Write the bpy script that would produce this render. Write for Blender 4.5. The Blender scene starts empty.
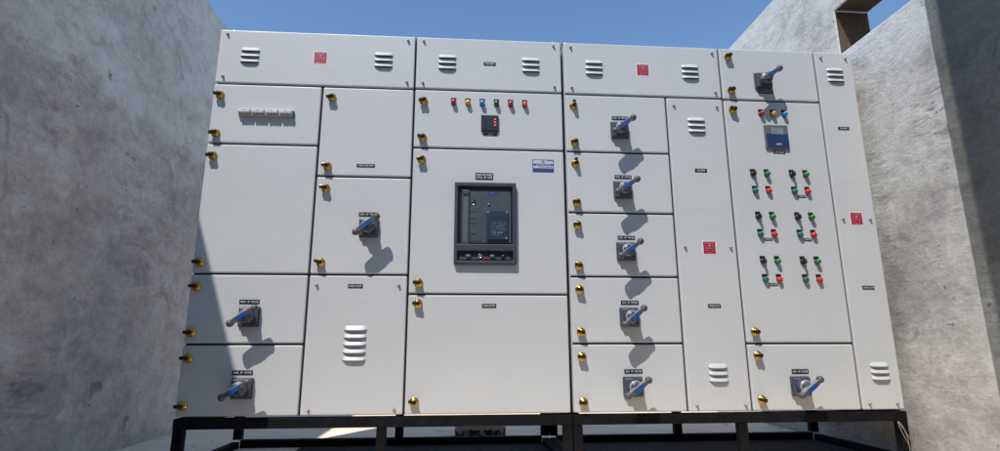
import bpy, bmesh, math, random
from mathutils import Vector, Matrix

random.seed(7)
scene = bpy.context.scene
COL = scene.collection
R = math.radians
Z0 = 0.27                     # underside of the switchboards above the ground
SUN = Vector((0.615, 1.0, -1.85)).normalized()      # direction the sunlight travels

# ------------------------------------------------------------------ materials
def new_mat(name):
    m = bpy.data.materials.new(name); m.use_nodes = True
    nt = m.node_tree
    return m, nt, nt.nodes['Principled BSDF']

def N(nt, kind, **kw):
    n = nt.nodes.new(kind)
    for k, v in kw.items():
        if k in n.inputs.keys() if hasattr(n.inputs, 'keys') else False:
            n.inputs[k].default_value = v
        else:
            setattr(n, k, v)
    return n

def coords(nt, scale=(1, 1, 1), rot=(0, 0, 0), loc=(0, 0, 0), kind='Object'):
    t = nt.nodes.new('ShaderNodeTexCoord'); mp = nt.nodes.new('ShaderNodeMapping')
    mp.inputs['Scale'].default_value = scale; mp.inputs['Rotation'].default_value = rot
    mp.inputs['Location'].default_value = loc
    nt.links.new(t.outputs[kind], mp.inputs['Vector'])
    return mp.outputs['Vector']

def noise(nt, vec, scale, detail=4, rough=.55, dist=0.0):
    n = nt.nodes.new('ShaderNodeTexNoise')
    n.inputs['Scale'].default_value = scale; n.inputs['Detail'].default_value = detail
    n.inputs['Roughness'].default_value = rough; n.inputs['Distortion'].default_value = dist
    nt.links.new(vec, n.inputs['Vector'])
    return n.outputs['Fac']

def ramp(nt, fac, stops):
    r = nt.nodes.new('ShaderNodeValToRGB')
    e = r.color_ramp.elements
    while len(e) > 1: e.remove(e[-1])
    e[0].position = stops[0][0]; e[0].color = stops[0][1]
    for p, c in stops[1:]:
        k = e.new(p); k.color = c
    nt.links.new(fac, r.inputs['Fac'])
    return r.outputs['Color']

def g(v): return (v, v, v, 1)

def mix(nt, a, b, fac, mode='MIX'):
    m = nt.nodes.new('ShaderNodeMix'); m.data_type = 'RGBA'; m.blend_type = mode
    for s, v in ((m.inputs[6], a), (m.inputs[7], b), (m.inputs[0], fac)):
        if isinstance(v, (tuple, float, int)): s.default_value = v
        else: nt.links.new(v, s)
    return m.outputs[2]

def bump(nt, bsdf, h, strength, dist=.002, prev=None):
    b = nt.nodes.new('ShaderNodeBump')
    b.inputs['Strength'].default_value = strength; b.inputs['Distance'].default_value = dist
    nt.links.new(h, b.inputs['Height'])
    if prev: nt.links.new(prev, b.inputs['Normal'])
    nt.links.new(b.outputs['Normal'], bsdf.inputs['Normal'])
    return b.outputs['Normal']

def plain(name, col, rough=.5, metal=0.0, var=.12, scale=30, spec=.5):
    """Any small part: base colour broken up by dust-like noise, roughness by a second noise."""
    m, nt, b = new_mat(name)
    v = coords(nt)
    f = noise(nt, v, scale, 5)
    lo = tuple(c * (1 - var) for c in col) + (1,); hi = tuple(min(1, c * (1 + var)) for c in col) + (1,)
    nt.links.new(ramp(nt, f, [(.3, lo), (.7, hi)]), b.inputs['Base Color'])
    nt.links.new(ramp(nt, noise(nt, v, scale * 2.3, 3), [(.3, g(max(.05, rough - .08))), (.7, g(min(1, rough + .08)))]), b.inputs['Roughness'])
    b.inputs['Metallic'].default_value = metal
    b.inputs['Specular IOR Level'].default_value = spec
    return m

def powder_coat(name, col, rough=.42):
    m, nt, b = new_mat(name)
    v = coords(nt, kind='Object')
    big = noise(nt, v, 1.7, 5, .6)
    smear = noise(nt, coords(nt, (2.2, 1, 9), (0, R(25), 0)), 1.6, 6, .65, .6)
    fine = noise(nt, v, 60, 3)
    c1 = tuple(c * .955 for c in col) + (1,); c2 = tuple(c * 1.03 for c in col) + (1,)
    base = ramp(nt, big, [(.3, c1), (.7, c2)])
    dust = ramp(nt, smear, [(.50, g(0)), (.78, g(.30))])
    base = mix(nt, base, (.40, .38, .35, 1), dust)
    speck = ramp(nt, noise(nt, v, 140, 2), [(.72, g(0)), (.78, g(.35))])
    base = mix(nt, base, (.30, .29, .27, 1), speck)
    nt.links.new(base, b.inputs['Base Color'])
    nt.links.new(ramp(nt, smear, [(.3, g(rough - .06)), (.75, g(rough + .16))]), b.inputs['Roughness'])
    b.inputs['Specular IOR Level'].default_value = .4
    n1 = bump(nt, b, noise(nt, v, 420, 2), .10, .0006)
    bump(nt, b, noise(nt, v, 2.6, 2), .10, .012, n1)      # slight oil-canning of the sheet
    return m

def plaster(name, base, dark, light, seed, streak_rot, spots=.5, scr=.6, band=None):
    """Hand-trowelled cement plaster: cloudy patches, trowel streaks, pits, scratches."""
    m, nt, b = new_mat(name)
    L = (seed, seed * 1.7, seed * .6)
    v = coords(nt, loc=L)
    cloud = noise(nt, v, .8, 4, .5, .5)
    mid = noise(nt, coords(nt, (1, .75, 1.15), streak_rot, L), 3.4, 11, .70, .35)
    mid2 = noise(nt, coords(nt, (1, .9, 1), (R(40), 0, 0), L), 11, 9, .72, .6)
    trow = noise(nt, coords(nt, (1, .5, 1.7), streak_rot, L), 5.0, 10, .74, .9)
    fine = noise(nt, v, 48, 6, .75)
    col = ramp(nt, cloud, [(.30, dark + (1,)), (.5, base + (1,)), (.70, light + (1,))])
    col = mix(nt, col, ramp(nt, mid, [(.30, g(.30)), (.5, g(.5)), (.70, g(.68))]), .6, 'OVERLAY')
    col = mix(nt, col, ramp(nt, mid2, [(.30, g(.30)), (.5, g(.5)), (.70, g(.66))]), .65, 'OVERLAY')
    col = mix(nt, col, ramp(nt, fine, [(.28, g(.36)), (.72, g(.62))]), .6, 'OVERLAY')
    patch = ramp(nt, noise(nt, v, 1.25, 5, .6), [(.47, g(0)), (.62, g(1))])
    tr = mix(nt, g(.5), ramp(nt, trow, [(.33, g(.20)), (.47, g(.52)), (.68, g(.70))]), patch)
    col = mix(nt, col, tr, .7, 'OVERLAY')
    # thin ridges left by the trowel edge
    rn = nt.nodes.new('ShaderNodeTexNoise'); rn.noise_type = 'RIDGED_MULTIFRACTAL'
    rn.inputs['Scale'].default_value = 2.3; rn.inputs['Detail'].default_value = 3; rn.inputs['Distortion'].default_value = .5
    nt.links.new(coords(nt, (1, .45, 1.5), streak_rot, L), rn.inputs['Vector'])
    ridge = ramp(nt, rn.outputs['Fac'], [(.80, g(0)), (.97, g(.30))])
    col = mix(nt, col, light + (1,), ridge)
    # dark scratches gathered in patches
    sc = ramp(nt, noise(nt, coords(nt, (1, .7, 2.6), streak_rot, L), 9, 8, .74, .7), [(.555, g(0)), (.66, g(scr))])
    sc = mix(nt, (0, 0, 0, 1), sc, patch)
    col = mix(nt, col, tuple(c * .45 for c in base) + (1,), sc)
    # hairline cracks, broken up
    vo = nt.nodes.new('ShaderNodeTexVoronoi'); vo.feature = 'DISTANCE_TO_EDGE'; vo.inputs['Scale'].default_value = .75
    wn = nt.nodes.new('ShaderNodeTexNoise'); wn.inputs['Scale'].default_value = 3.0; wn.inputs['Detail'].default_value = 6
    nt.links.new(v, wn.inputs['Vector'])
    nt.links.new(mix(nt, v, wn.outputs['Color'], .22), vo.inputs['Vector'])
    ck = ramp(nt, vo.outputs['Distance'], [(0, g(.5)), (.006, g(0))])
    ck = mix(nt, (0, 0, 0, 1), ck, ramp(nt, noise(nt, v, 1.9, 3), [(.5, g(0)), (.6, g(1))]))
    col = mix(nt, col, tuple(c * .4 for c in base) + (1,), ck)
    # pits and stains
    sp = ramp(nt, noise(nt, v, 5.2, 3, .5, .3), [(.70, g(0)), (.76, g(spots))])
    col = mix(nt, col, tuple(c * .34 for c in base) + (1,), sp)
    pit = ramp(nt, noise(nt, v, 23, 2, .5), [(.715, g(0)), (.745, g(.7))])
    col = mix(nt, col, tuple(c * .30 for c in base) + (1,), pit)
    cloud2 = mid; vs = coords(nt, (1, .6, 1.5), streak_rot, L)
    if band:
        # boundary of two plaster coats, with skylight painted above it on the left wall, running obliquely over the wall (y0, z0, slope)
        tc = nt.nodes.new('ShaderNodeTexCoord'); sx = nt.nodes.new('ShaderNodeSeparateXYZ')
        nt.links.new(tc.outputs['Object'], sx.inputs[0])
        y0, z0, k, soft = band
        ma = nt.nodes.new('ShaderNodeMath'); ma.operation = 'MULTIPLY_ADD'
        nt.links.new(sx.outputs['Y'], ma.inputs[0]); ma.inputs[1].default_value = -k; ma.inputs[2].default_value = k * y0 - z0
        mb = nt.nodes.new('ShaderNodeMath'); mb.operation = 'ADD'
        nt.links.new(ma.outputs[0], mb.inputs[0]); nt.links.new(sx.outputs['Z'], mb.inputs[1])
        mc = nt.nodes.new('ShaderNodeMath'); mc.operation = 'MULTIPLY_ADD'
        nt.links.new(cloud2, mc.inputs[0]); mc.inputs[1].default_value = .16; nt.links.new(mb.outputs[0], mc.inputs[2])
        md = nt.nodes.new('ShaderNodeMath'); md.operation = 'MULTIPLY_ADD'
        nt.links.new(mc.outputs[0], md.inputs[0]); md.inputs[1].default_value = 1 / soft; md.inputs[2].default_value = .5 - .08 / soft
        md.use_clamp = True
        col = mix(nt, mix(nt, col, g(.36), .5, 'OVERLAY'), mix(nt, col, g(.64), .7, 'OVERLAY'), md.outputs[0])
    nt.links.new(col, b.inputs['Base Color'])
    b.inputs['Roughness'].default_value = .9
    b.inputs['Specular IOR Level'].default_value = .25
    n1 = bump(nt, b, trow, .5, .016); n1 = bump(nt, b, mid, .45, .03, n1); n1 = bump(nt, b, mid2, .4, .008, n1)
    bump(nt, b, noise(nt, v, 55, 6, .75), .5, .004, n1)
    return m

M = {}
M['panel'] = powder_coat('grey_powder_coat', (.470, .478, .476))
M['gap_shade'] = plain('gap_shade_black', (.05, .05, .05), .7)
M['hole'] = plain('dark_opening', (.012, .012, .012), .9)
M['steel'] = plain('black_painted_steel', (.005, .005, .0065), .75, 0, .4, 14, .12)
M['brass'] = plain('brass', (.55, .33, .055), .26, 1.0, .18, 60)
M['brass_dark'] = plain('tarnished_brass', (.045, .030, .012), .28, .6, .4, 70)
M['screw'] = plain('zinc_screw', (.30, .30, .29), .4, .5)
M['black'] = plain('black_plastic', (.012, .012, .013), .4)
M['white_ink'] = plain('white_ink', (.78, .78, .78), .5)
M['red_ink'] = plain('red_print', (.30, .006, .018), .45)
M['plate_grey'] = plain('slate_grey_plastic', (.050, .058, .084), .42)
M['handle_grey'] = plain('grey_plastic', (.065, .065, .07), .42)
M['blue_grip'] = plain('blue_plastic', (.006, .058, .205), .38)
M['dial'] = plain('dial_print', (.27, .27, .285), .35)
M['grip_glint'] = plain('grip_highlight_tone', (.22, .22, .235), .28)
M['sticker_ink'] = plain('pale_print', (.55, .26, .30), .5)
M['bezel'] = plain('breaker_bezel_plastic', (.028, .036, .050), .5)
M['breaker'] = plain('breaker_face_plastic', (.047, .055, .070), .45)
M['breaker_dark'] = plain('breaker_dark_plastic', (.010, .012, .017), .4)
M['breaker_lite'] = plain('breaker_light_plastic', (.085, .092, .105), .45)
M['blue_label'] = plain('blue_label', (.012, .035, .22), .4)
M['trip'] = plain('trip_unit_cover', (.016, .036, .056), .12, 0, .2, 40, .8)
M['trip_txt'] = plain('trip_unit_print', (.09, .13, .17), .5)
M['key'] = plain('chromed_key_ring', (.72, .72, .74), .2, 1.0)
M['silver'] = plain('silver_label', (.50, .52, .58), .35, .2)
M['navy'] = plain('navy_label', (.035, .042, .14), .4)
M['mcb'] = plain('white_breaker_plastic', (.50, .50, .49), .45)
M['mcb_grey'] = plain('grey_breaker_toggle', (.33, .33, .34), .4)
M['ctrl_frame'] = plain('controller_frame', (.10, .105, .11), .5)
M['ctrl_blue'] = plain('controller_blue', (.012, .035, .105), .4)
M['lcd'] = plain('lcd_glass', (.19, .215, .24), .25)
M['lcd_dim'] = plain('dim_print', (.06, .09, .16), .4)
def lens(name, c): return plain(name, c, .22, 0, .1, 90, .6)
M['l_red'] = lens('red_lens', (.42, .008, .014)); M['l_yellow'] = lens('yellow_lens', (.80, .38, .004))
M['l_blue'] = lens('blue_lens', (.010, .26, .58)); M['l_green'] = lens('green_lens', (.004, .085, .012))
M['l_orange'] = lens('orange_red_lens', (.74, .045, .016)); M['l_amber'] = lens('amber_lens', (.70, .26, .006))
M['b_green'] = lens('green_button', (.008, .20, .03)); M['b_teal'] = lens('teal_button', (.006, .15, .10))
M['b_red'] = lens('red_button', (.60, .028, .020))
def led():
    m, nt, b = new_mat('lit_red_led'); f = noise(nt, coords(nt), 200)
    nt.links.new(ramp(nt, f, [(.2, (.9, .05, .05, 1)), (.8, (1, .12, .1, 1))]), b.inputs['Base Color'])
    b.inputs['Emission Color'].default_value = (1, .10, .09, 1); b.inputs['Emission Strength'].default_value = 1.6
    return m
M['led'] = led()
M['cable'] = plain('bare_wire', (.17, .16, .145), .6)

# ------------------------------------------------------------------ mesh builder
class MB:
    def __init__(s): s.bm = bmesh.new(); s.mats = []
    def mi(s, m):
        mm = M[m] if isinstance(m, str) else m
        if mm not in s.mats: s.mats.append(mm)
        return s.mats.index(mm)
    def _tag(s, faces, m):
        i = s.mi(m)
        for f in faces: f.material_index = i
    def box(s, x0, x1, y0, y1, z0, z1, m, bev=0.0, seg=2, xf=None):
        r = bmesh.ops.create_cube(s.bm, size=1)
        vs = r['verts']
        for v in vs:
            v.co = Vector(((x0 + x1) / 2 + v.co.x * (x1 - x0), (y0 + y1) / 2 + v.co.y * (y1 - y0), (z0 + z1) / 2 + v.co.z * (z1 - z0)))
        fs = list({f for v in vs for f in v.link_faces})
        s._tag(fs, m)
        if bev:
            es = list({e for v in vs for e in v.link_edges})
            o = bmesh.ops.bevel(s.bm, geom=es, offset=bev, segments=seg, profile=.5, affect='EDGES', clamp_overlap=True)
            s._tag(o['faces'], m)
            vs = list({v for f in o['faces'] for v in f.verts} | {v for v in vs if v.is_valid})
        if xf:
            for v in vs: v.co = xf @ v.co
        return s
    def lathe(s, prof, m, seg=20, xf=None, smooth=True, sx=1.0, sz=1.0):
        """prof: (radius, protrusion) pairs, axis pointing out of the panel (-y)."""
        rings = []
        for r_, p in prof:
            ring = []
            if r_ < 1e-6: ring = [s.bm.verts.new((0, -p, 0))]
            else:
                for k in range(seg):
                    a = 2 * math.pi * k / seg
                    ring.append(s.bm.verts.new((r_ * math.cos(a) * sx, -p, r_ * math.sin(a) * sz)))
            rings.append(ring)
        fs = []
        for a, b in zip(rings, rings[1:]):
            n = seg
            for k in range(n):
                q = []
                for v in (a[k % len(a)], a[(k + 1) % len(a)], b[(k + 1) % len(b)], b[k % len(b)]):
                    if v not in q: q.append(v)
                if len(q) > 2: fs.append(s.bm.faces.new(q))
        for f in fs: f.smooth = smooth
        s._tag(fs, m)
        vs = [v for r_ in rings for v in r_]
        if xf:
            for v in vs: v.co = xf @ v.co
        return s
    def poly(s, pts, y, m, depth=0.0):
        """flat polygon in x,z at plane y; extruded back by depth"""
        vs = [s.bm.verts.new((x, y, z)) for x, z in pts]
        f = s.bm.faces.new(vs); fs = [f]
        if depth:
            wb = [s.bm.verts.new((x, y + depth, z)) for x, z in pts]
            n = len(pts)
            for k in range(n): fs.append(s.bm.faces.new((vs[k], vs[(k + 1) % n], wb[(k + 1) % n], wb[k])))
        s._tag(fs, m); return s
    def quad(s, x0, x1, z0, z1, y, m):
        return s.poly([(x0, z0), (x1, z0), (x1, z1), (x0, z1)], y, m)
    def text(s, body, cx, cz, h, y, m, maxw=None, align='CENTER'):
        vs, fs, w, x0 = text_mesh(body)
        k = h
        kx = k
        if maxw and w * k > maxw: kx = maxw / w
        off = -(x0 + w / 2) * kx if align == 'CENTER' else -x0 * kx
        nv = [s.bm.verts.new((cx + off + a * kx, y, cz + (b - .35) * k)) for a, b in vs]
        out = []
        for f in fs:
            try: out.append(s.bm.faces.new([nv[i] for i in f]))
            except ValueError: pass
        s._tag(out, m); return s
    def holed(s, us, ws, holes, d0, d1, m, axes):
        """slab over the cells of us x ws except those in holes; axes maps (u,w,d)->xyz"""
        keep = {(i, j) for i in range(len(us) - 1) for j in range(len(ws) - 1)} - set(holes)
        cache = {}
        def V(i, j, d):
            k = (i, j, d)
            if k not in cache: cache[k] = s.bm.verts.new(axes(us[i], ws[j], d1 if d else d0))
            return cache[k]
        fs = []
        for i, j in keep:
            for d in (0, 1): fs.append(s.bm.faces.new([V(i, j, d), V(i + 1, j, d), V(i + 1, j + 1, d), V(i, j + 1, d)]))
            for (di, dj, a, b) in ((-1, 0, (i, j), (i, j + 1)), (1, 0, (i + 1, j), (i + 1, j + 1)), (0, -1, (i, j), (i + 1, j)), (0, 1, (i, j + 1), (i + 1, j + 1))):
                if (i + di, j + dj) not in keep:
                    fs.append(s.bm.faces.new([V(*a, 0), V(*b, 0), V(*b, 1), V(*a, 1)]))
        s._tag(fs, m); return s
    def mesh(s, name):
        bmesh.ops.recalc_face_normals(s.bm, faces=s.bm.faces[:])
        me = bpy.data.meshes.new(name); s.bm.to_mesh(me); s.bm.free()
        for m in s.mats: me.materials.append(m)
        return me

_tc = {}
def text_mesh(body):
    if body in _tc: return _tc[body]
    cu = bpy.data.curves.new('lettering', 'FONT'); cu.body = body; cu.size = 1.0; cu.resolution_u = 2
    ob = bpy.data.objects.new('lettering', cu); COL.objects.link(ob)
    dg = bpy.context.evaluated_depsgraph_get(); dg.update()
    me = ob.evaluated_get(dg).to_mesh()
    vs = [(v.co.x, v.co.y) for v in me.vertices]; fs = [tuple(p.vertices) for p in me.polygons]
    ob.evaluated_get(dg).to_mesh_clear()
    bpy.data.objects.remove(ob); bpy.data.curves.remove(cu)
    x0 = min(a for a, b in vs); x1 = max(a for a, b in vs)
    _tc[body] = (vs, fs, x1 - x0, x0)
    return _tc[body]

WL = {}
def link(o, parent, w):
    """put object o at world location w below parent (no rotations on parents)"""
    COL.objects.link(o); w = Vector(w)
    if parent:
        o.parent = parent; o.location = w - WL[parent.name]
    else: o.location = w
    WL[o.name] = w
    return o
def part(name, me, parent, w): return link(bpy.data.objects.new(name, me), parent, w)
def thing(name, w, label, cat, group=None):
    o = bpy.data.objects.new(name, None); o.empty_display_size = .1
    link(o, None, w); o['label'] = label; o['category'] = cat
    if group: o['group'] = group
    return o
def tag(o, label, cat, group=None):
    o['label'] = label; o['category'] = cat
    if group: o['group'] = group
def structure(name, me, w=(0, 0, 0)):
    o = part(name, me, None, w); o['kind'] = 'structure'; return o

# ------------------------------------------------------------------ small fittings (each mesh local, facing -y, origin on the door skin)
def lock_mesh(ang):
    b = MB(); rot = Matrix.Rotation(ang, 4, 'Y')
    b.lathe([(.0235, 0), (.0235, .004), (.0215, .007), (.0165, .008), (.0165, .017), (.0145, .021), (0, .022)], 'brass', 24)
    # wing knob, longer on one side
    b.box(-.0275, .014, -.036, -.016, -.0088, .0088, 'brass_dark', .004, 2, rot)
    b.lathe([(.0118, .018), (.0118, .034), (.009, .0372), (0, .038)], 'brass_dark', 18)
    return b.mesh('door_lock')
LOCK = {'h': lock_mesh(0), 't': lock_mesh(R(-14)), 'v': lock_mesh(R(90)), 'k': lock_mesh(R(12))}

def screw_mesh():
    b = MB()
    b.lathe([(.0078, 0), (.0078, .004), (.006, .0045), (.006, .0115), (.005, .0135), (0, .014)], 'screw', 12)
    return b.mesh('cover_screw')
SCREW = screw_mesh()

def louver_mesh(n, w=.106, pitch=.034):
    b = MB(); nx, nz = 22, 8; H_ = .026; P = .0145
    for q in range(n):
        zt = n * pitch / 2 - q * pitch - .003
        grid = []
        for j in range(nz + 1):
            t = j / nz; row = []
            for i in range(nx + 1):
                u = -1 + 2 * i / nx
                e = max(0, 1 - abs(u) ** 4) ** .7
                p = P * (t * .8 + .2 * math.sin(t * math.pi / 2)) * e
                x = u * w / 2 * (.86 + .14 * t)
                z = zt - t * H_ + (1 - e) * .006 * t
                row.append(b.bm.verts.new((x, -p - .0004, z)))
            grid.append(row)
        fs = []
        for j in range(nz):
            for i in range(nx):
                f = b.bm.faces.new((grid[j][i], grid[j][i + 1], grid[j + 1][i + 1], grid[j + 1][i])); f.smooth = True; fs.append(f)
        b._tag(fs, 'panel')
        # the slot in the sheet, seen from below under the hood
        zl = zt - H_
        lo = [b.bm.verts.new((v.co.x * .97, -.0006, zl + .002)) for v in grid[-1]]
        fs = []
        for i in range(nx):
            f = b.bm.faces.new((grid[-1][i], grid[-1][i + 1], lo[i + 1], lo[i])); fs.append(f)
        for f in fs: f.material_index = b.mi('hole')
    me = b.mesh('louver')
    return me
LOUV3, LOUV5 = louver_mesh(3), louver_mesh(5, .118, .0375)

def nameplate_mesh(lines, w, h, th=None):
    b = MB(); b.box(-w / 2, w / 2, -.0025, .0, -h / 2, h / 2, 'black', .0008, 1)
    n = len(lines); th = th or h * (.60 if n == 1 else .68) / n
    for i, l in enumerate(lines):
        if l: b.text(l, 0, (n - 1) * h * .36 / 2 * 1.1 - i * h * .40, th, -.0029, 'white_ink', w * .88)
    return b.mesh('nameplate')

def sticker_mesh():
    b = MB(); s = .038
    b.box(-s, s, -.001, 0, -s, s, 'white_ink')
    b.quad(-s + .003, s - .003, -s + .003, s - .003, -.0014, 'red_ink')
    b.text('DANGER', 0, .0255, .0135, -.0018, 'sticker_ink', .058)
    # skull and crossed bones between two words
    b.poly([(.007 * math.cos(a), .0115 + .006 * math.sin(a)) for a in [k * math.pi / 6 for k in range(12)]], -.0018, 'sticker_ink')
    b.poly([(-.0015 + x, .0125 + z) for x, z in ((-.0035, -.002), (-.0008, -.002), (-.0008, .001), (-.0035, .001))], -.0021, 'red_ink')
    b.poly([(.0045 + x, .0125 + z) for x, z in ((-.0035, -.002), (-.0008, -.002), (-.0008, .001), (-.0035, .001))], -.0021, 'red_ink')
    b.text('415', -.021, .011, .0095, -.0018, 'sticker_ink', .018); b.text('415', .021, .011, .0095, -.0018, 'sticker_ink', .018)
    b.text('415 VOLTS', 0, -.003, .0125, -.0018, 'sticker_ink', .054)
    b.text('VOLTS', -.014, -.0165, .0085, -.0018, 'sticker_ink', .022); b.text('415', .018, -.0165, .0085, -.0018, 'sticker_ink', .018)
    b.text('DANGER', 0, -.028, .0085, -.0018, 'sticker_ink', .050)
    return b.mesh('warning_sticker')
STICKER = sticker_mesh()

def lamp_mesh(c, dome=True):
    b = MB()
    b.lathe([(.0152, 0), (.0152, .006), (.0142, .0075), (.013, .0075)], 'black', 24)
    if dome: b.lathe([(.0132, .0072), (.0132, .020), (.0122, .0245), (.0085, .028), (0, .0295)], c, 24)
    else:
        b.lathe([(.0150, .007), (.0150, .015), (.0135, .0165), (.0120, .0165)], c, 24)
        b.lathe([(.0119, .0155), (.0119, .0205), (.0108, .022), (0, .0226)], c, 24)
    return b.mesh('pilot_light' if dome else 'push_button')
def selector_mesh():
    b = MB()
    b.lathe([(.0155, 0), (.0155, .011), (.0142, .0135), (.0, .0137)], 'black', 24)
    b.box(-.0045, .0045, -.037, -.0135, -.0135, .0135, 'black', .002)
    b.box(-.0008, .0008, -.0376, -.0372, .001, .0125, 'white_ink')
    return b.mesh('selector_switch')
SELECTOR = selector_mesh()
def tag_mesh():
    b = MB(); b.box(-.0150, .0150, -.0022, 0, -.0085, .0085, 'black', .0006, 1)
    return b.mesh('legend_plate')
LEGEND = tag_mesh()

def base_mesh(red=False):
    b = MB()
    b.box(-.052, .052, -.012, 0, -.051, .051, 'plate_grey', .004, 2)
    b.box(-.047, .047, -.030, -.011, -.046, .046, 'plate_grey', .006, 2)
    b.box(-.040, -.010, -.0306, -.030, .037, .0410, 'dial')
    if red: b.box(-.006, .014, -.0306, -.030, .035, .0425, 'l_orange')
    # dial ring round the shaft
    ring = []
    for k in range(25):
        a = R(20 + 250 * k / 24)
        ring.append((math.cos(a), math.sin(a)))
    bm = b.bm; fs = []
    for (c0, s0), (c1, s1) in zip(ring, ring[1:]):
        q = [bm.verts.new((r_ * c, -y, r_ * s_)) for r_, y, c, s_ in ((.0342, .0606, c0, s0), (.0342, .0606, c1, s1), (.0285, .0656, c1, s1), (.0285, .0656, c0, s0))]
        fs.append(bm.faces.new(q))
    b._tag(fs, 'dial')
    b.lathe([(.0365, .029), (.0365, .048), (.034, .060), (.026, .066), (.019, .070)], 'plate_grey', 32)
    return b.mesh('rotary_handle')
def lever_mesh(ang):
    b = MB(); xf = Matrix.Rotation(-ang, 4, 'Y')
    # shaft block
    b.lathe([(.021, .064), (.021, .084), (.018, .096)], 'handle_grey', 24)
    L = .066
    # bowed grip: blue core with a pale upper strip painted as its sun highlight, grey ends
    n = 14
    def sect(t):
        u = abs(2 * t - 1); w = .0078 + .0050 * (1 - u ** 2); return w
    def strip(t0, t1, n, y0, y1, w0, w1, m):
        rows = []
        for i in range(n + 1):
            t = t0 + (t1 - t0) * i / n; x = -L + 2 * L * t; w = sect(t)
            rows.append([b.bm.verts.new((x, y, z)) for y, z in ((y0, w * w0), (y0, w * w1), (y1, w * w1), (y1, w * w0))])
        fs = []
        for a, c in zip(rows, rows[1:]):
            for k in range(4): fs.append(b.bm.faces.new((a[k], a[(k + 1) % 4], c[(k + 1) % 4], c[k])))
        fs.append(b.bm.faces.new(rows[0])); fs.append(b.bm.faces.new(rows[-1]))
        b._tag(fs, m)
    k0 = len(b.bm.verts)
    strip(.29, .72, 12, -.1155, -.082, -1.0, .69, 'blue_grip')
    strip(.04, .96, 16, -.1145, -.080, .70, 1.0, 'grip_glint')
    strip(.02, .285, 4, -.1135, -.085, -1.0, .69, 'handle_grey')
    strip(.725, .98, 4, -.1135, -.085, -1.0, .69, 'handle_grey')
    b.bm.verts.ensure_lookup_table()
    for sx in (-1, 1):
        b.lathe([(0, .080), (.010, .0815), (.0165, .088), (.0185, .098), (.0165, .108), (.010, .1145), (0, .1165)], 'handle_grey', 18,
                Matrix.Translation((sx * L, 0, 0)))
    b.bm.verts.ensure_lookup_table()
    for v in b.bm.verts[k0:]: v.co = xf @ v.co
    return b.mesh('lever')
BASE, BASE_RED = base_mesh(), base_mesh(True)

def door_mesh(x0, x1, z0, z1, gap=.005, lip=.0072):
    w = (x1 - x0) / 2 - gap; h = (z1 - z0) / 2 - gap
    b = MB(); b.box(-w, w, 0, .019, -h, h, 'panel', lip, 3)
    me = b.mesh('door')
    return me

# ------------------------------------------------------------------ switchboards
def board(name, x0, x1, label):
    t = thing(name, ((x0 + x1) / 2, 0, Z0), label, 'switchboard', 'switchboard halves standing side by side')
    b = MB(); D = .36
    b.box(x0 + .004, x1 - .004, .024, D, .003, 2.098, 'panel', .003)
    b.box(x0 + .001, x1 - .001, .0205, D + .003, 2.0985, 2.103, 'panel', .001, 1)
    b.box(x0 + .010, x1 - .010, .0206, .0236, .010, 2.090, 'gap_shade')  # black sheet behind the doors, its colour deepens the shade in the gaps
    me = b.mesh('enclosure')
    for v in me.vertices: v.co.x -= (x0 + x1) / 2
    part('enclosure', me, t, ((x0 + x1) / 2, 0, Z0))
    return t
left = board('switchboard', 0.0, 1.953, 'light grey switchboard half with the large central air circuit breaker, by the shaded wall')
right = board('switchboard', 1.962, 3.757, 'light grey switchboard half with five stacked breaker handles and push buttons, by the sunlit wall')

def P(x, z, y=0.0): return (x, y, Z0 + z)
def door(t, x0, x1, z0, z1, locks=(), name='door', gap=.005):
    d = part(name, door_mesh(x0, x1, z0, z1, gap), t, P((x0 + x1) / 2, (z0 + z1) / 2))
    for x, z, k in locks: part('door_lock', LOCK[k], d, P(x, z))
    # dark backing sheet shows through the gap
    return d
def screws(d, pts):
    for x, z in pts: part('cover_screw', SCREW, d, P(x, z))
def plate(d, x, z, lines, w=.070, h=.019, th=None): part('nameplate', nameplate_mesh(lines, w, h, th), d, P(x, z))
def louver(d, x, z, me): part('louver', me, d, P(x, z))
def handle(t, x, z, ang, me=None):
    o = part('rotary_handle', me or BASE, t, P(x, z, -.0008))
    part('lever', lever_mesh(R(ang)), o, P(x, z))

# section 1
d = door(left, 0, 1.103, 1.765, 2.1, name='top_cover')
screws(d, [(.046, 2.066), (1.058, 2.066), (.046, 1.806), (1.058, 1.806)])
louver(d, .181, 1.94, LOUV3); louver(d, .922, 1.94, LOUV3)
part('warning_sticker', STICKER, d, P(.568, 1.940))
d = door(left, 0, .592, 1.412, 1.765, [(.043, 1.694, 'h'), (.043, 1.470, 't')])
def mcb_row():
    b = MB(); w = .292
    b.box(-w / 2, w / 2, -.020, 0, -.017, .017, 'mcb', .0015, 1)
    for k in range(4):
        xa = -w / 2 + k * w / 4
        b.box(xa + .0045, xa + w / 4 - .0045, -.034, -.0195, -.006, .014, 'mcb', .002, 2)
        b.box(xa + .034, xa + .040, -.0345, -.0338, .004, .009, 'blue_label')
        for j in range(4):
            b.box(xa + .006 + j * .0165, xa + .014 + j * .0165, -.0335, -.0195, -.0125, -.0065, 'mcb_grey', .001, 1)
    b.box(w / 2 + .0005, w / 2 + .0035, -.012, 0, -.021, .017, 'black')
    return b.mesh('miniature_breaker_row')
part('miniature_breaker_row', mcb_row(), d, P(.300, 1.590))
door(left, 0, .592, .704, 1.412, [(.042, 1.342, 't'), (.039, .763, 'h')])
dA4 = door(left, 0, .592, .349, .704, [(.037, .639, 'h'), (.037, .409, 'h')])
dA5 = door(left, 0, .592, 0, .349, [(.036, .283, 'h'), (.036, .056, 'h')])
d = door(left, .592, 1.103, 1.239, 1.765, [(.648, 1.698, 't'), (.648, 1.296, 'h')])
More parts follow.
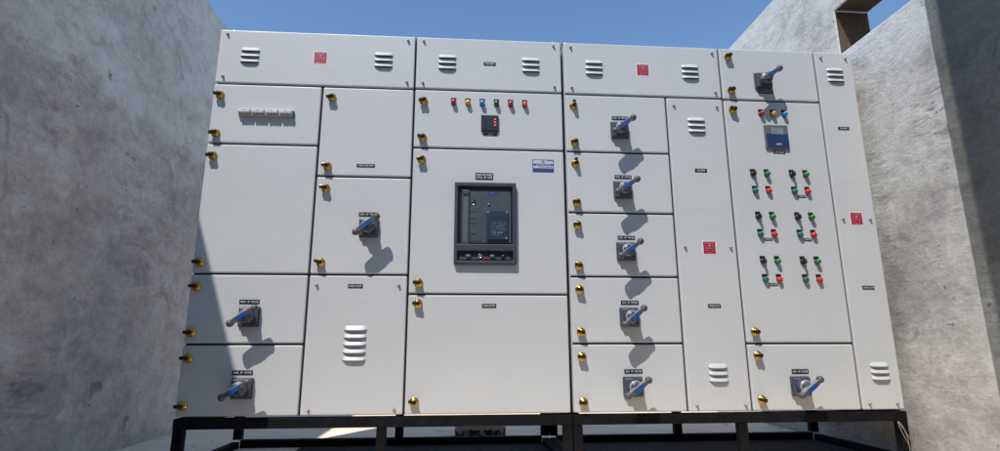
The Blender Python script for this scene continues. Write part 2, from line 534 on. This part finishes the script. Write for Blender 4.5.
plate(d, .853, 1.303, ['CABLE  BUS  BAR'], .098, .018)
dA2 = door(left, .592, 1.103, .704, 1.239, [(.647, 1.172, 'h'), (.647, .768, 'k')])
d = door(left, .592, 1.103, 0, .704, name='vented_cover')
screws(d, [(.636, .650), (1.056, .650), (.636, .030), (1.056, .030)])
plate(d, .833, .645, ['CABLE ALLEY'], .075, .020); louver(d, .845, .352, LOUV5)
for dd, x, z, a, txt in ((dA2, .888, .954, 39, '250A  4P  MCCB'), (dA4, .314, .486, 34, '400A  4P  MCCB'), (dA5, .313, .137, 31, '400A  4P  MCCB')):
    handle(left, x, z, a, BASE_RED if dd is dA4 else BASE)
    plate(dd, x - .008, z + .0755, [txt], .100, .022)

# section 2
d = door(left, 1.103, 1.953, 1.768, 2.1, name='top_cover')
screws(d, [(1.148, 2.067), (1.906, 2.067), (1.148, 1.806), (1.906, 1.806)])
louver(d, 1.285, 1.94, LOUV3); louver(d, 1.770, 1.94, LOUV3); plate(d, 1.530, 1.938, ['BUS BAR'], .070, .020)
d = door(left, 1.103, 1.953, 1.415, 1.768, [(1.156, 1.695, 't'), (1.156, 1.475, 'h')])
for k, c in enumerate(('l_red', 'l_yellow', 'l_blue', 'l_green', 'l_red', 'l_orange')):
    x = 1.325 + .0812 * k
    part('pilot_light', lamp_mesh(c), d, P(x, 1.687)); part('legend_plate', LEGEND, d, P(x, 1.7095))
def meter():
    b = MB(); s = .049
    b.box(-s, s, -.013, 0, -s, s, 'black', .003, 2)
    b.box(-s + .008, s - .006, -.0138, -.0128, -s + .024, s - .008, 'breaker_dark', .0005, 1)
    for k in range(3): b.text('88', .029, .024 - k * .0175, .0120, -.0144, 'led', .012)
    b.box(-.042, -.026, -.0142, -.0139, -.0295, -.0270, 'handle_grey')
    for k in range(4): b.box(-.034 + k * .02, -.022 + k * .02, -.0148, -.0128, -.044, -.034, 'breaker_dark', .001, 1)
    return b.mesh('panel_meter')
part('panel_meter', meter(), d, P(1.531, 1.566)); plate(d, 1.534, 1.503, ['METER'], .078, .016)
d = door(left, 1.103, 1.953, .605, 1.415, [(1.155, 1.347, 't'), (1.158, .664, 'h')])
plate(d, 1.501, 1.256, ['MAIN INCOMER', '1250A  4P  ACB'], .098, .038, .0155)
def maker_plate():
    b = MB(); w, h = .060, .037
    b.box(-w, w, -.0015, 0, -h, h, 'navy', .0005, 1)
    b.quad(-w + .004, w - .004, .012, h - .004, -.0019, 'silver')
    b.quad(-w + .004, w - .004, -.014, .001, -.0019, 'silver')
    b.poly([(-.010, .024), (0, .0145), (.010, .024), (0, .0335)], -.0023, 'navy')
    b.poly([(-.005, .024), (0, .0195), (.005, .024), (0, .0285)], -.0026, 'silver')
    b.quad(.020, .055, .0285, .0318, -.0023, 'navy')
    for k in range(7): b.quad(-.026 + k * .0115, -.0175 + k * .0115, -.009, -.004, -.0023, 'navy')
    for k in range(5): b.quad(-.040 + k * .017, -.028 + k * .017, .0045, .0085, -.0019, 'silver')
    return b.mesh('maker_plate')
part('maker_plate', maker_plate(), d, P(1.831, 1.3235))

# the air circuit breaker: bezel with two windows, mechanism behind it
def bezel():
    b = MB()
    us = [-.1675, -.148, .148, .1675]; ws = [-.226, -.2075, -.1545, -.117, .203, .226]
    b.holed(us, ws, [(1, 1), (1, 3)], -.0005, -.026, 'bezel', lambda u, w, d: (u, d, w))
    me = b.mesh('air_circuit_breaker')
    bm = bmesh.new(); bm.from_mesh(me)
    es = [e for e in bm.edges if len(e.link_faces) == 2 and e.calc_face_angle(0) > 1 and any(v.co.y < -.02 for v in e.verts)]
    bmesh.ops.bevel(bm, geom=es, offset=.005, segments=3, profile=.5, affect='EDGES', clamp_overlap=True)
    bm.to_mesh(me); bm.free()
    return me
acb = part('air_circuit_breaker', bezel(), left, P(1.5075, .988))
def acb_face():
    b = MB(); y = -.0065
    b.box(-.1475, .1475, -.0050, -.0008, -.1165, .2025, 'breaker_dark')
    b.box(-.096, .139, -.0105, -.005, -.108, .180, 'breaker', .001, 1)
    b.box(-.084, -.022, -.0125, -.0104, -.100, .170, 'breaker', .001, 1)
    for z in (.060, .022, -.005, -.062): b.box(-.082, -.050, -.0132, -.0126, z, z + .004, 'breaker_dark')
    b.box(-.078, -.052, -.0140, -.0126, .098, .128, 'breaker_dark'); b.box(-.076, -.066, -.0146, -.0139, .115, .125, 'breaker_lite')
    b.box(-.070, -.060, -.0146, -.0139, .100, .106, 'white_ink')
    b.box(.016, .060, -.0115, -.0104, .160, .175, 'blue_label'); b.text('ACB', .038, .1675, .011, -.0119, 'lcd', .03)
    b.lathe([(.009, .0104), (.009, .0135), (0, .0142)], 'breaker_lite', 14, Matrix.Translation((.019, 0, .104)))
    for k in range(5): b.box(.092, .130 - .005 * (k % 2), -.0109, -.0104, .168 - k * .013, .171 - k * .013, 'breaker_lite')
    for z in (.086, .096): b.box(.090, .112, -.0109, -.0104, z, z + .003, 'breaker_lite')
    b.box(-.094, -.086, -.0125, -.0104, .040, .165, 'breaker_dark')
    for z in (.150, .130, .095, .060): b.box(-.093, -.088, -.0135, -.0124, z, z + .008, 'breaker_lite')
    return b.mesh('breaker_front')
part('breaker_front', acb_face(), acb, P(1.5075, .988))
def acb_handle():
    b = MB()
    b.box(-.020, .020, -.020, -.0052, -.150, .150, 'breaker', .004, 2)
    b.box(-.012, .012, -.0212, -.0199, -.140, .112, 'breaker_lite', .0005, 1)
    b.box(-.013, .013, -.0225, -.0199, .118, .142, 'breaker_dark', .002, 2)
    b.box(-.007, .007, -.0232, -.0224, .130, .136, 'breaker_lite')
    b.box(-.010, .010, -.0225, -.0052, -.176, -.1505, 'breaker_dark', .002, 2)
    return b.mesh('charging_handle')
part('charging_handle', acb_handle(), acb, P(1.400, 1.021))
def trip_unit():
    b = MB(); w, h = .058, .080
    b.box(-w, w, -.0215, -.0107, -h, h, 'trip', .003, 2)
    for sx in (-1, 1): b.box(sx * (w - .007) - .004, sx * (w - .007) + .004, -.0225, -.0214, h - .012, h - .004, 'dial', .001, 1)
    b.box(w - .014, w - .006, -.0225, -.0214, -h + .005, -h + .013, 'dial', .001, 1)
    random.seed(11)
    for k in range(9):
        z = .012 - k * .0085
        x = -.035
        while x < .040:
            l = random.uniform(.004, .016)
            if random.random() < .75: b.box(x, min(x + l, .046), -.0219, -.0216, z, z + .0032, 'trip_txt')
            x += l + .004
    for k in range(3): b.box(-.016 + k * .017, -.008 + k * .017, -.0221, -.0216, -.044, -.038, 'lcd')
    b.lathe([(.006, .0214), (.006, .0245), (0, .025)], 'breaker_dark', 12, Matrix.Translation((.031, 0, -.046)))
    return b.mesh('trip_unit')
part('trip_unit', trip_unit(), acb, P(1.572, .976))
def locking_strip():
    b = MB()
    b.box(-.1475, .1475, -.0050, -.0008, -.0262, .0262, 'breaker_dark')
    b.box(-.138, .136, -.0075, -.0048, -.019, .004, 'breaker', .001, 1)
    for x, m in ((-.090, 'breaker_lite'), (.038, 'breaker_lite')):
        b.lathe([(.0135, .0055), (.0135, .0125), (.010, .0155), (0, .0165)], m, 20, Matrix.Translation((x, 0, 0)), True, 1.1, .8)
    b.lathe([(.0125, .0055), (.0125, .0125), (.0105, .0145), (.0065, .0145), (.0055, .012)], 'key', 20, Matrix.Translation((-.027, 0, 0)))
    b.lathe([(.0056, .0122), (0, .0122)], 'breaker_dark', 12, Matrix.Translation((-.027, 0, 0)))
    b.box(-.006, .014, -.0098, -.0074, -.016, -.004, 'red_ink', .001, 1)
    b.lathe([(.012, .0055), (.012, .012), (0, .0135)], 'breaker_dark', 18, Matrix.Translation((.096, 0, 0)))
    b.lathe([(.0055, .0134), (.004, .018), (0, .019)], 'breaker_lite', 12, Matrix.Translation((.096, 0, .002)))
    return b.mesh('locking_strip')
part('locking_strip', locking_strip(), acb, P(1.5075, .807))
d = door(left, 1.103, 1.953, 0, .605, [(1.158, .556, 'h'), (1.154, .065, 'k')])
plate(d, 1.529, .545, ['CABLE ENTRY'], .075, .020)

# section 3
d = door(right, 1.962, 2.910, 1.765, 2.1, name='top_cover')
screws(d, [(2.008, 2.064), (2.869, 2.060), (2.008, 1.805), (2.869, 1.803)])
louver(d, 2.144, 1.938, LOUV3); louver(d, 2.725, 1.932, LOUV3); part('warning_sticker', STICKER, d, P(2.437, 1.934))
zs = [1.765, 1.413, 1.058, .703, .350, 0]
kinds = ['vt', 'vh', 'hk', 'hk', 'hh']
for i in range(5):
    lk = [(2.014, (1.691, 1.342, .988, .633, .284)[i], kinds[i][0]), (2.015, (1.469, 1.116, .762, .410, .056)[i], kinds[i][1])]
    d = door(right, 1.962, 2.564, zs[i + 1], zs[i], lk)
    hz = (1.546, 1.191, .842, .487, .131)[i]
    handle(right, 2.276, hz, (37, 33, 36, 39, 35)[i])
    plate(d, 2.284, hz + .0775, ['125A  4P  MCCB' if i < 3 else '63A  4P  MCCB'], .097, .021)
d = door(right, 2.564, 2.910, 0, 1.765, name='vented_cover', gap=.0045)
screws(d, [(2.609, 1.712), (2.868, 1.712), (2.612, .872), (2.872, .872), (2.612, .035), (2.873, .035)])
louver(d, 2.737, 1.594, LOUV3); louver(d, 2.741, .199, LOUV3)
part('warning_sticker', STICKER, d, P(2.751, .869))
plate(d, 2.740, 1.317, ['BUS BAR'], .071, .020); plate(d, 2.751, .549, ['CABLE ALLEY'], .072, .020)

# section 4
d = door(right, 2.910, 3.513, 1.761, 2.1, [(2.967, 2.040, 't'), (2.967, 1.820, 'h')])
handle(right, 3.166, 1.884, 34); plate(d, 3.180, 1.8175, ['250A  4P  MCCB'], .094, .022)
d = door(right, 2.910, 3.513, .349, 1.761, [(2.964, 1.695, 'k'), (2.964, .411, 'h')])
for x, c in ((3.134, 'l_red'), (3.205, 'l_amber'), (3.276, 'l_blue')):
    part('pilot_light', lamp_mesh(c), d, P(x, 1.674)); part('legend_plate', LEGEND, d, P(x, 1.6965))
def controller():
    b = MB(); w, h = .071, .073
    b.box(-w, w, -.013, 0, -h, h, 'ctrl_frame', .003, 2)
    b.quad(-w + .006, w - .004, -h + .006, .018, -.0134, 'ctrl_blue')
    b.box(-.031, .043, -.0142, -.0128, .016, .056, 'lcd', .001, 1)
    b.quad(.006, .009, .036, .050, -.0146, 'ctrl_frame'); b.quad(-.018, -.002, .026, .029, -.0146, 'ctrl_frame')
    b.text('AUTO  MAN', .006, -.004, .008, -.0138, 'lcd_dim', .05); b.text('MENU  SET', .006, -.019, .008, -.0138, 'lcd_dim', .05)
    b.text('APFC', .008, -.046, .016, -.0138, 'white_ink', .05)
    return b.mesh('power_factor_controller')
part('power_factor_controller', controller(), d, P(3.211, 1.530)); plate(d, 3.221, 1.439, ['APFC RELAY'], .070, .017)
PB = {k: lamp_mesh(k, False) for k in ('b_green', 'b_teal', 'b_red')}; PLG = lamp_mesh('b_green')
for i, (gx, gz) in enumerate(((3.046, 1.302), (3.279, 1.302), (3.050, 1.049), (3.281, 1.049), (3.050, .795), (3.281, .795))):
    part('selector_switch', SELECTOR, d, P(gx, gz)); part('pilot_light', PLG, d, P(gx + .082, gz))
    part('push_button', PB['b_teal'], d, P(gx + .002, gz - .101)); part('push_button', PB['b_red'], d, P(gx + .082, gz - .101))
    for dx, dz in ((0, 0), (.082, 0), (.002, -.101), (.082, -.101)): part('legend_plate', LEGEND, d, P(gx + dx - .001, gz + dz + .0225))
    if i not in (0, 5): plate(d, gx + .047, gz - .128, ['STAGE %d' % (i + 1)] if False else ['CAPACITOR'], .048, .0145)
d = door(right, 2.910, 3.513, 0, .349, [(2.966, .287, 'h'), (2.965, .060, 'k')])
handle(right, 3.180, .128, 36); plate(d, 3.192, .2035, ['63A  4P  MCCB'], .094, .023)
d = door(right, 3.513, 3.757, 0, 2.1, name='vented_cover', gap=.0045)
screws(d, [(3.554, 2.056), (3.712, 2.056), (3.553, 1.045), (3.716, 1.045), (3.556, .037), (3.711, .037)])
louver(d, 3.634, 1.945, LOUV3); louver(d, 3.641, .203, LOUV3); part('warning_sticker', STICKER, d, P(3.635, 1.048))
plate(d, 3.637, 1.599, ['BUS BAR'], .070, .019); plate(d, 3.645, .653, ['CABLE ALLEY'], .070, .020)

# lifting bolts on the roof edges
def bolt_mesh():
    b = MB(); up = Matrix.Rotation(R(-90), 4, 'X')
    b.lathe([(.015, 0), (.015, .003), (.010, .003), (.010, .012), (.007, .018), (0, .020)], 'screw', 12, up)
    return b.mesh('lifting_bolt')
BOLT = bolt_mesh()
for t, x in ((left, .060), (left, 1.908), (right, 1.984), (right, 3.680)):
    part('lifting_bolt', BOLT, t, (x, .045, Z0 + 2.103))

# ------------------------------------------------------------------ steel stands
def stand(x0, x1, legs, label):
    xm = (x0 + x1) / 2
    t = thing('steel_stand', (xm, .4, 0), label, 'stand', 'steel stands under the switchboards')
    zt, zb, D = Z0 - .004, Z0 - .054, .815
    def piece(name, bx):
        b = MB(); b.box(*bx, 'steel', .003, 2)
        me = b.mesh(name)
        c = Vector(((bx[0] + bx[1]) / 2, (bx[2] + bx[3]) / 2, (bx[4] + bx[5]) / 2))
        for v in me.vertices: v.co -= c
        part(name, me, t, c)
    piece('top_rail', (x0, x1, -.002, .048, zb, zt)); piece('top_rail', (x0, x1, D - .05, D, zb, zt))
    for a, b_ in ((x0, x0 + .045), (x1 - .045, x1)):
        piece('top_rail', (a, b_, .0485, D - .0505, zb, zt)); piece('bottom_rail', (a, b_, .0485, D - .0505, .002, .042))
    piece('bottom_rail', (x0 + .046, x1 - .046, D - .05, D, .002, .050))
    for fx, bx_ in legs:
        piece('leg', (fx - .0235, fx + .0235, 0, .046, .001, zb - .0008)); piece('leg', (bx_ - .025, bx_ + .025, D - .048, D - .002, .0515, zb - .0008))
stand(.001, 1.956, [(.0255, .0265), (.996, 1.008), (1.932, 1.931)], 'black steel stand carrying the switchboard half with the air circuit breaker')
stand(1.960, 3.757, [(1.984, 1.986), (2.853, 2.805), (3.733, 3.731)], 'black steel stand carrying the switchboard half with the push buttons')

# ------------------------------------------------------------------ the setting
# left wall, plus an unseen return added behind the camera to darken the shadows
XR = 3.83
M['wall_left'] = plaster('shaded_cement_plaster', (.56, .515, .475), (.49, .45, .415), (.62, .578, .54), 3.1, (R(28), 0, 0), .75, .35, (0, 2.03, 0, .10))
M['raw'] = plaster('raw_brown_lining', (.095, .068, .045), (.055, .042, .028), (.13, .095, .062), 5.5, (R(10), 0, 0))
M['shadow_tone'] = plaster('shadow_deepening_plaster', (.21, .21, .188), (.13, .132, .12), (.27, .272, .245), 6.2, (R(50), 0, 0), .5, .5)
M['wall_right'] = plaster('sunlit_cement_plaster', (.53, .512, .48), (.36, .345, .322), (.66, .645, .61), 8.7, (R(-32), 0, 0), .45, .85, (0, Z0 + 1.93, 0, .16))
def rough_wall(me_fn, name):
    return me_fn
b = MB(); b.holed([-.91, -.67, XR], [-5.6, -5.36, 5], [(1, 1)], -.05, 3.31, 'wall_left', lambda u, w_, d_: (u, w_, d_))
w = part('concrete_wall', b.mesh('concrete_wall'), None, (0, 0, 0)); tag(w, 'tall bare cement plaster wall in shadow beside the breaker switchboard', 'wall')
b = MB()
b.holed([-5.359, -1.0, .18, 5.0], [-.05, Z0 + 2.195, Z0 + 2.512, Z0 + 3.03], [(1, 1)], XR, XR + .24, 'wall_right', lambda u, w_, d_: (d_, u, w_))
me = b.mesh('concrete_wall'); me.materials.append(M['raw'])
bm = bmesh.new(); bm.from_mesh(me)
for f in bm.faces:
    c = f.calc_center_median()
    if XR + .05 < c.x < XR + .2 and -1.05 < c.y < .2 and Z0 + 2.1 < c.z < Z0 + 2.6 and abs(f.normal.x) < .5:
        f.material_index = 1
es = [e for e in bm.edges if len(e.link_faces) == 2 and e.calc_face_angle(0) > 1]
bmesh.ops.bevel(bm, geom=es, offset=.007, segments=2, profile=.5, affect='EDGES', clamp_overlap=True)
bm.to_mesh(me); bm.free()
w = part('concrete_wall', me, None, (0, 0, 0)); tag(w, 'sunlit pale cement plaster wall with a rectangular opening near its top', 'wall')
b = MB(); b.box(XR - .5, XR - .001, -1.83, -1.333, -.05, 4.7, 'wall_right', .008, 2)  # unseen pier, added to cast the vertical shadow edge on this wall
part('shadow_pier', b.mesh('shadow_pier'), w, (0, 0, 0))

b = MB(); b.box(XR - .012, XR + .002, -1.332, -.487, -.02, Z0 + 2.19, 'shadow_tone', .003, 1)  # thin dark sheet, its colour deepens the shadow cast on the wall
part('shadow_band', b.mesh('shadow_band'), w, (0, 0, 0))

# ground
def ground_mat(name, c0, c1):
    m, nt, b = new_mat(name)
    v = coords(nt)
    f1 = noise(nt, v, .7, 8, .6, .6); f2 = noise(nt, v, 5, 7, .65); f3 = noise(nt, v, 60, 5, .7)
    col = ramp(nt, f1, [(.3, c0 + (1,)), (.7, c1 + (1,))])
    col = mix(nt, col, ramp(nt, f2, [(.3, g(.36)), (.7, g(.62))]), .6, 'OVERLAY')
    col = mix(nt, col, ramp(nt, f3, [(.3, g(.4)), (.7, g(.6))]), .5, 'OVERLAY')
    vo = nt.nodes.new('ShaderNodeTexVoronoi'); vo.feature = 'DISTANCE_TO_EDGE'; vo.inputs['Scale'].default_value = 1.9
    dv = mix(nt, coords(nt, (1, 2.4, 1)), nt.nodes.new('ShaderNodeTexNoise').outputs['Color'], .12)
    nt.links.new(dv, vo.inputs['Vector'])
    crack = ramp(nt, vo.outputs['Distance'], [(.0, g(.45)), (.011, g(0))])
    col = mix(nt, col, (.13, .085, .06, 1), crack)
    nt.links.new(col, b.inputs['Base Color']); b.inputs['Roughness'].default_value = .92; b.inputs['Specular IOR Level'].default_value = .2
    n1 = bump(nt, b, f2, .3, .02); bump(nt, b, f3, .4, .004, n1)
    return m
M['ground'] = ground_mat('concrete_ground', (.21, .205, .198), (.31, .302, .292))
M['floor'] = ground_mat('pale_screed', (.74, .60, .46), (.93, .78, .60))
b = MB(); bmesh.ops.create_grid(b.bm, x_segments=40, y_segments=40, size=150)
for f in b.bm.faces: f.material_index = b.mi('ground')
structure('ground', b.mesh('ground'))
b = MB(); b.quad(0, 1, 0, 1, 0, 'floor')
for v, c in zip(b.bm.verts, ((-.668, -.6), (3.828, -.6), (3.828, 5), (-.668, 5))): v.co = Vector((c[0], c[1], .004))
structure('floor', b.mesh('floor'))
M['under_stand'] = ground_mat('dark_ground_tone', (.035, .030, .026), (.075, .064, .055))  # darker ground tone for the sheet beneath the stand
b = MB(); b.quad(0, 1, 0, 1, 0, 'under_stand')
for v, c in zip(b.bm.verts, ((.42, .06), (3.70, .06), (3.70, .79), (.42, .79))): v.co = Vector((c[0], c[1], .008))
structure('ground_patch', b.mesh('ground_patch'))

# broken concrete block on the ground behind the stand
def block_mat():
    m, nt, b = new_mat('spalled_concrete')
    v = coords(nt)
    f = noise(nt, v, 26, 8, .75, .8); tc = nt.nodes.new('ShaderNodeTexCoord'); sx = nt.nodes.new('ShaderNodeSeparateXYZ')
    nt.links.new(tc.outputs['Object'], sx.inputs[0])
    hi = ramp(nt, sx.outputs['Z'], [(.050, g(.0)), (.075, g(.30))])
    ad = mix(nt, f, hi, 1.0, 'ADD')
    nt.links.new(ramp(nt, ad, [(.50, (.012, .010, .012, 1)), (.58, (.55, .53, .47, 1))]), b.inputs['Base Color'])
    b.inputs['Roughness'].default_value = .95
    bump(nt, b, f, .8, .02)
    return m
M['block'] = block_mat()
b = MB(); b.box(-.165, .165, -.11, .11, 0, .082, 'block')
bmesh.ops.subdivide_edges(b.bm, edges=b.bm.edges[:], cuts=14, use_grid_fill=True)
random.seed(5)
for v in b.bm.verts:
    k = random.uniform(-.006, .006); k2 = .5 if v.co.z < .005 else 1
    v.co += Vector((k, random.uniform(-.007, .007), random.uniform(-.005, .005) * (0 if v.co.z < .005 else 1)))
o = part('concrete_block', b.mesh('concrete_block'), None, (1.525, 1.10, .004)); tag(o, 'broken concrete block with spalled dark face lying behind the black stand', 'block')
o.rotation_euler.z = R(3)

# loose earthing wires hanging at the right-hand leg
b = MB()
def wire(pts, r_):
    n = 20; P_ = [Vector(p) for p in pts]; out = []
    for i in range(n + 1):
        t = i / n; q = P_[:]
        while len(q) > 1: q = [a.lerp(c, t) for a, c in zip(q, q[1:])]
        out.append(q[0])
    rings = []
    for i, p in enumerate(out):
        d_ = (out[min(i + 1, n)] - out[max(i - 1, 0)]).normalized()
        a = d_.orthogonal().normalized(); c = d_.cross(a)
        rings.append([b.bm.verts.new(p + (a * math.cos(k * math.pi / 3) + c * math.sin(k * math.pi / 3)) * r_) for k in range(6)])
    fs = []
    for ra, rb in zip(rings, rings[1:]):
        for k in range(6): fs.append(b.bm.faces.new((ra[k], ra[(k + 1) % 6], rb[(k + 1) % 6], rb[k])))
    b._tag(fs, 'cable')
wire([(3.694, -.010, .215), (3.69, -.05, .16), (3.745, -.05, .13), (3.750, -.02, .004)], .0022)
wire([(3.696, -.010, .215), (3.70, -.06, .18), (3.70, -.06, .10), (3.712, -.03, .004)], .0022)
wire([(3.692, -.010, .214), (3.67, -.04, .17), (3.71, -.07, .08), (3.735, -.05, .004)], .0018)
o = part('loose_wire', b.mesh('loose_wire'), None, (0, 0, 0)); tag(o, 'thin bare wires hanging loose at the right leg of the stand', 'wire')

# ------------------------------------------------------------------ light, sky, camera
w = bpy.data.worlds.new('World'); scene.world = w; w.use_nodes = True
nt = w.node_tree; bg = nt.nodes['Background']
sky = nt.nodes.new('ShaderNodeTexSky'); sky.sky_type = 'NISHITA'; sky.sun_disc = False
sky.sun_elevation = math.asin(-SUN.z); sky.sun_rotation = math.atan2(-SUN.x, -SUN.y) % (2 * math.pi)
sky.altitude = 0; sky.air_density = 1.5; sky.dust_density = .1; sky.ozone_density = 8.5
nt.links.new(sky.outputs['Color'], bg.inputs['Color']); bg.inputs['Strength'].default_value = .148
sl = bpy.data.lights.new('sun', 'SUN'); sl.energy = 5.0; sl.angle = R(.53); sl.color = (1, .965, .92)
so = bpy.data.objects.new('sun', sl); COL.objects.link(so); so.rotation_euler = SUN.to_track_quat('-Z', 'Y').to_euler(); so.location = (-3, -5, 9)

cd = bpy.data.cameras.new('camera'); cam = bpy.data.objects.new('camera', cd); COL.objects.link(cam)
rt = Vector((.99730343, -.07335895, -.00208052)); fw = Vector((.07206433, .97355492, .2167892)); up = Vector((-.01387793, -.21635455, .97621622))
m = Matrix((( rt.x, up.x, -fw.x, 1.3726), (rt.y, up.y, -fw.y, -2.9072), (rt.z, up.z, -fw.z, .3311 + Z0), (0, 0, 0, 1)))
cam.matrix_world = m
cd.sensor_width = 36; cd.lens = 549.67 / 1000 * 36; cd.clip_start = .05; cd.clip_end = 1000
scene.camera = cam
scene.view_settings.view_transform = 'Standard'; scene.view_settings.look = 'None'; scene.view_settings.exposure = 0
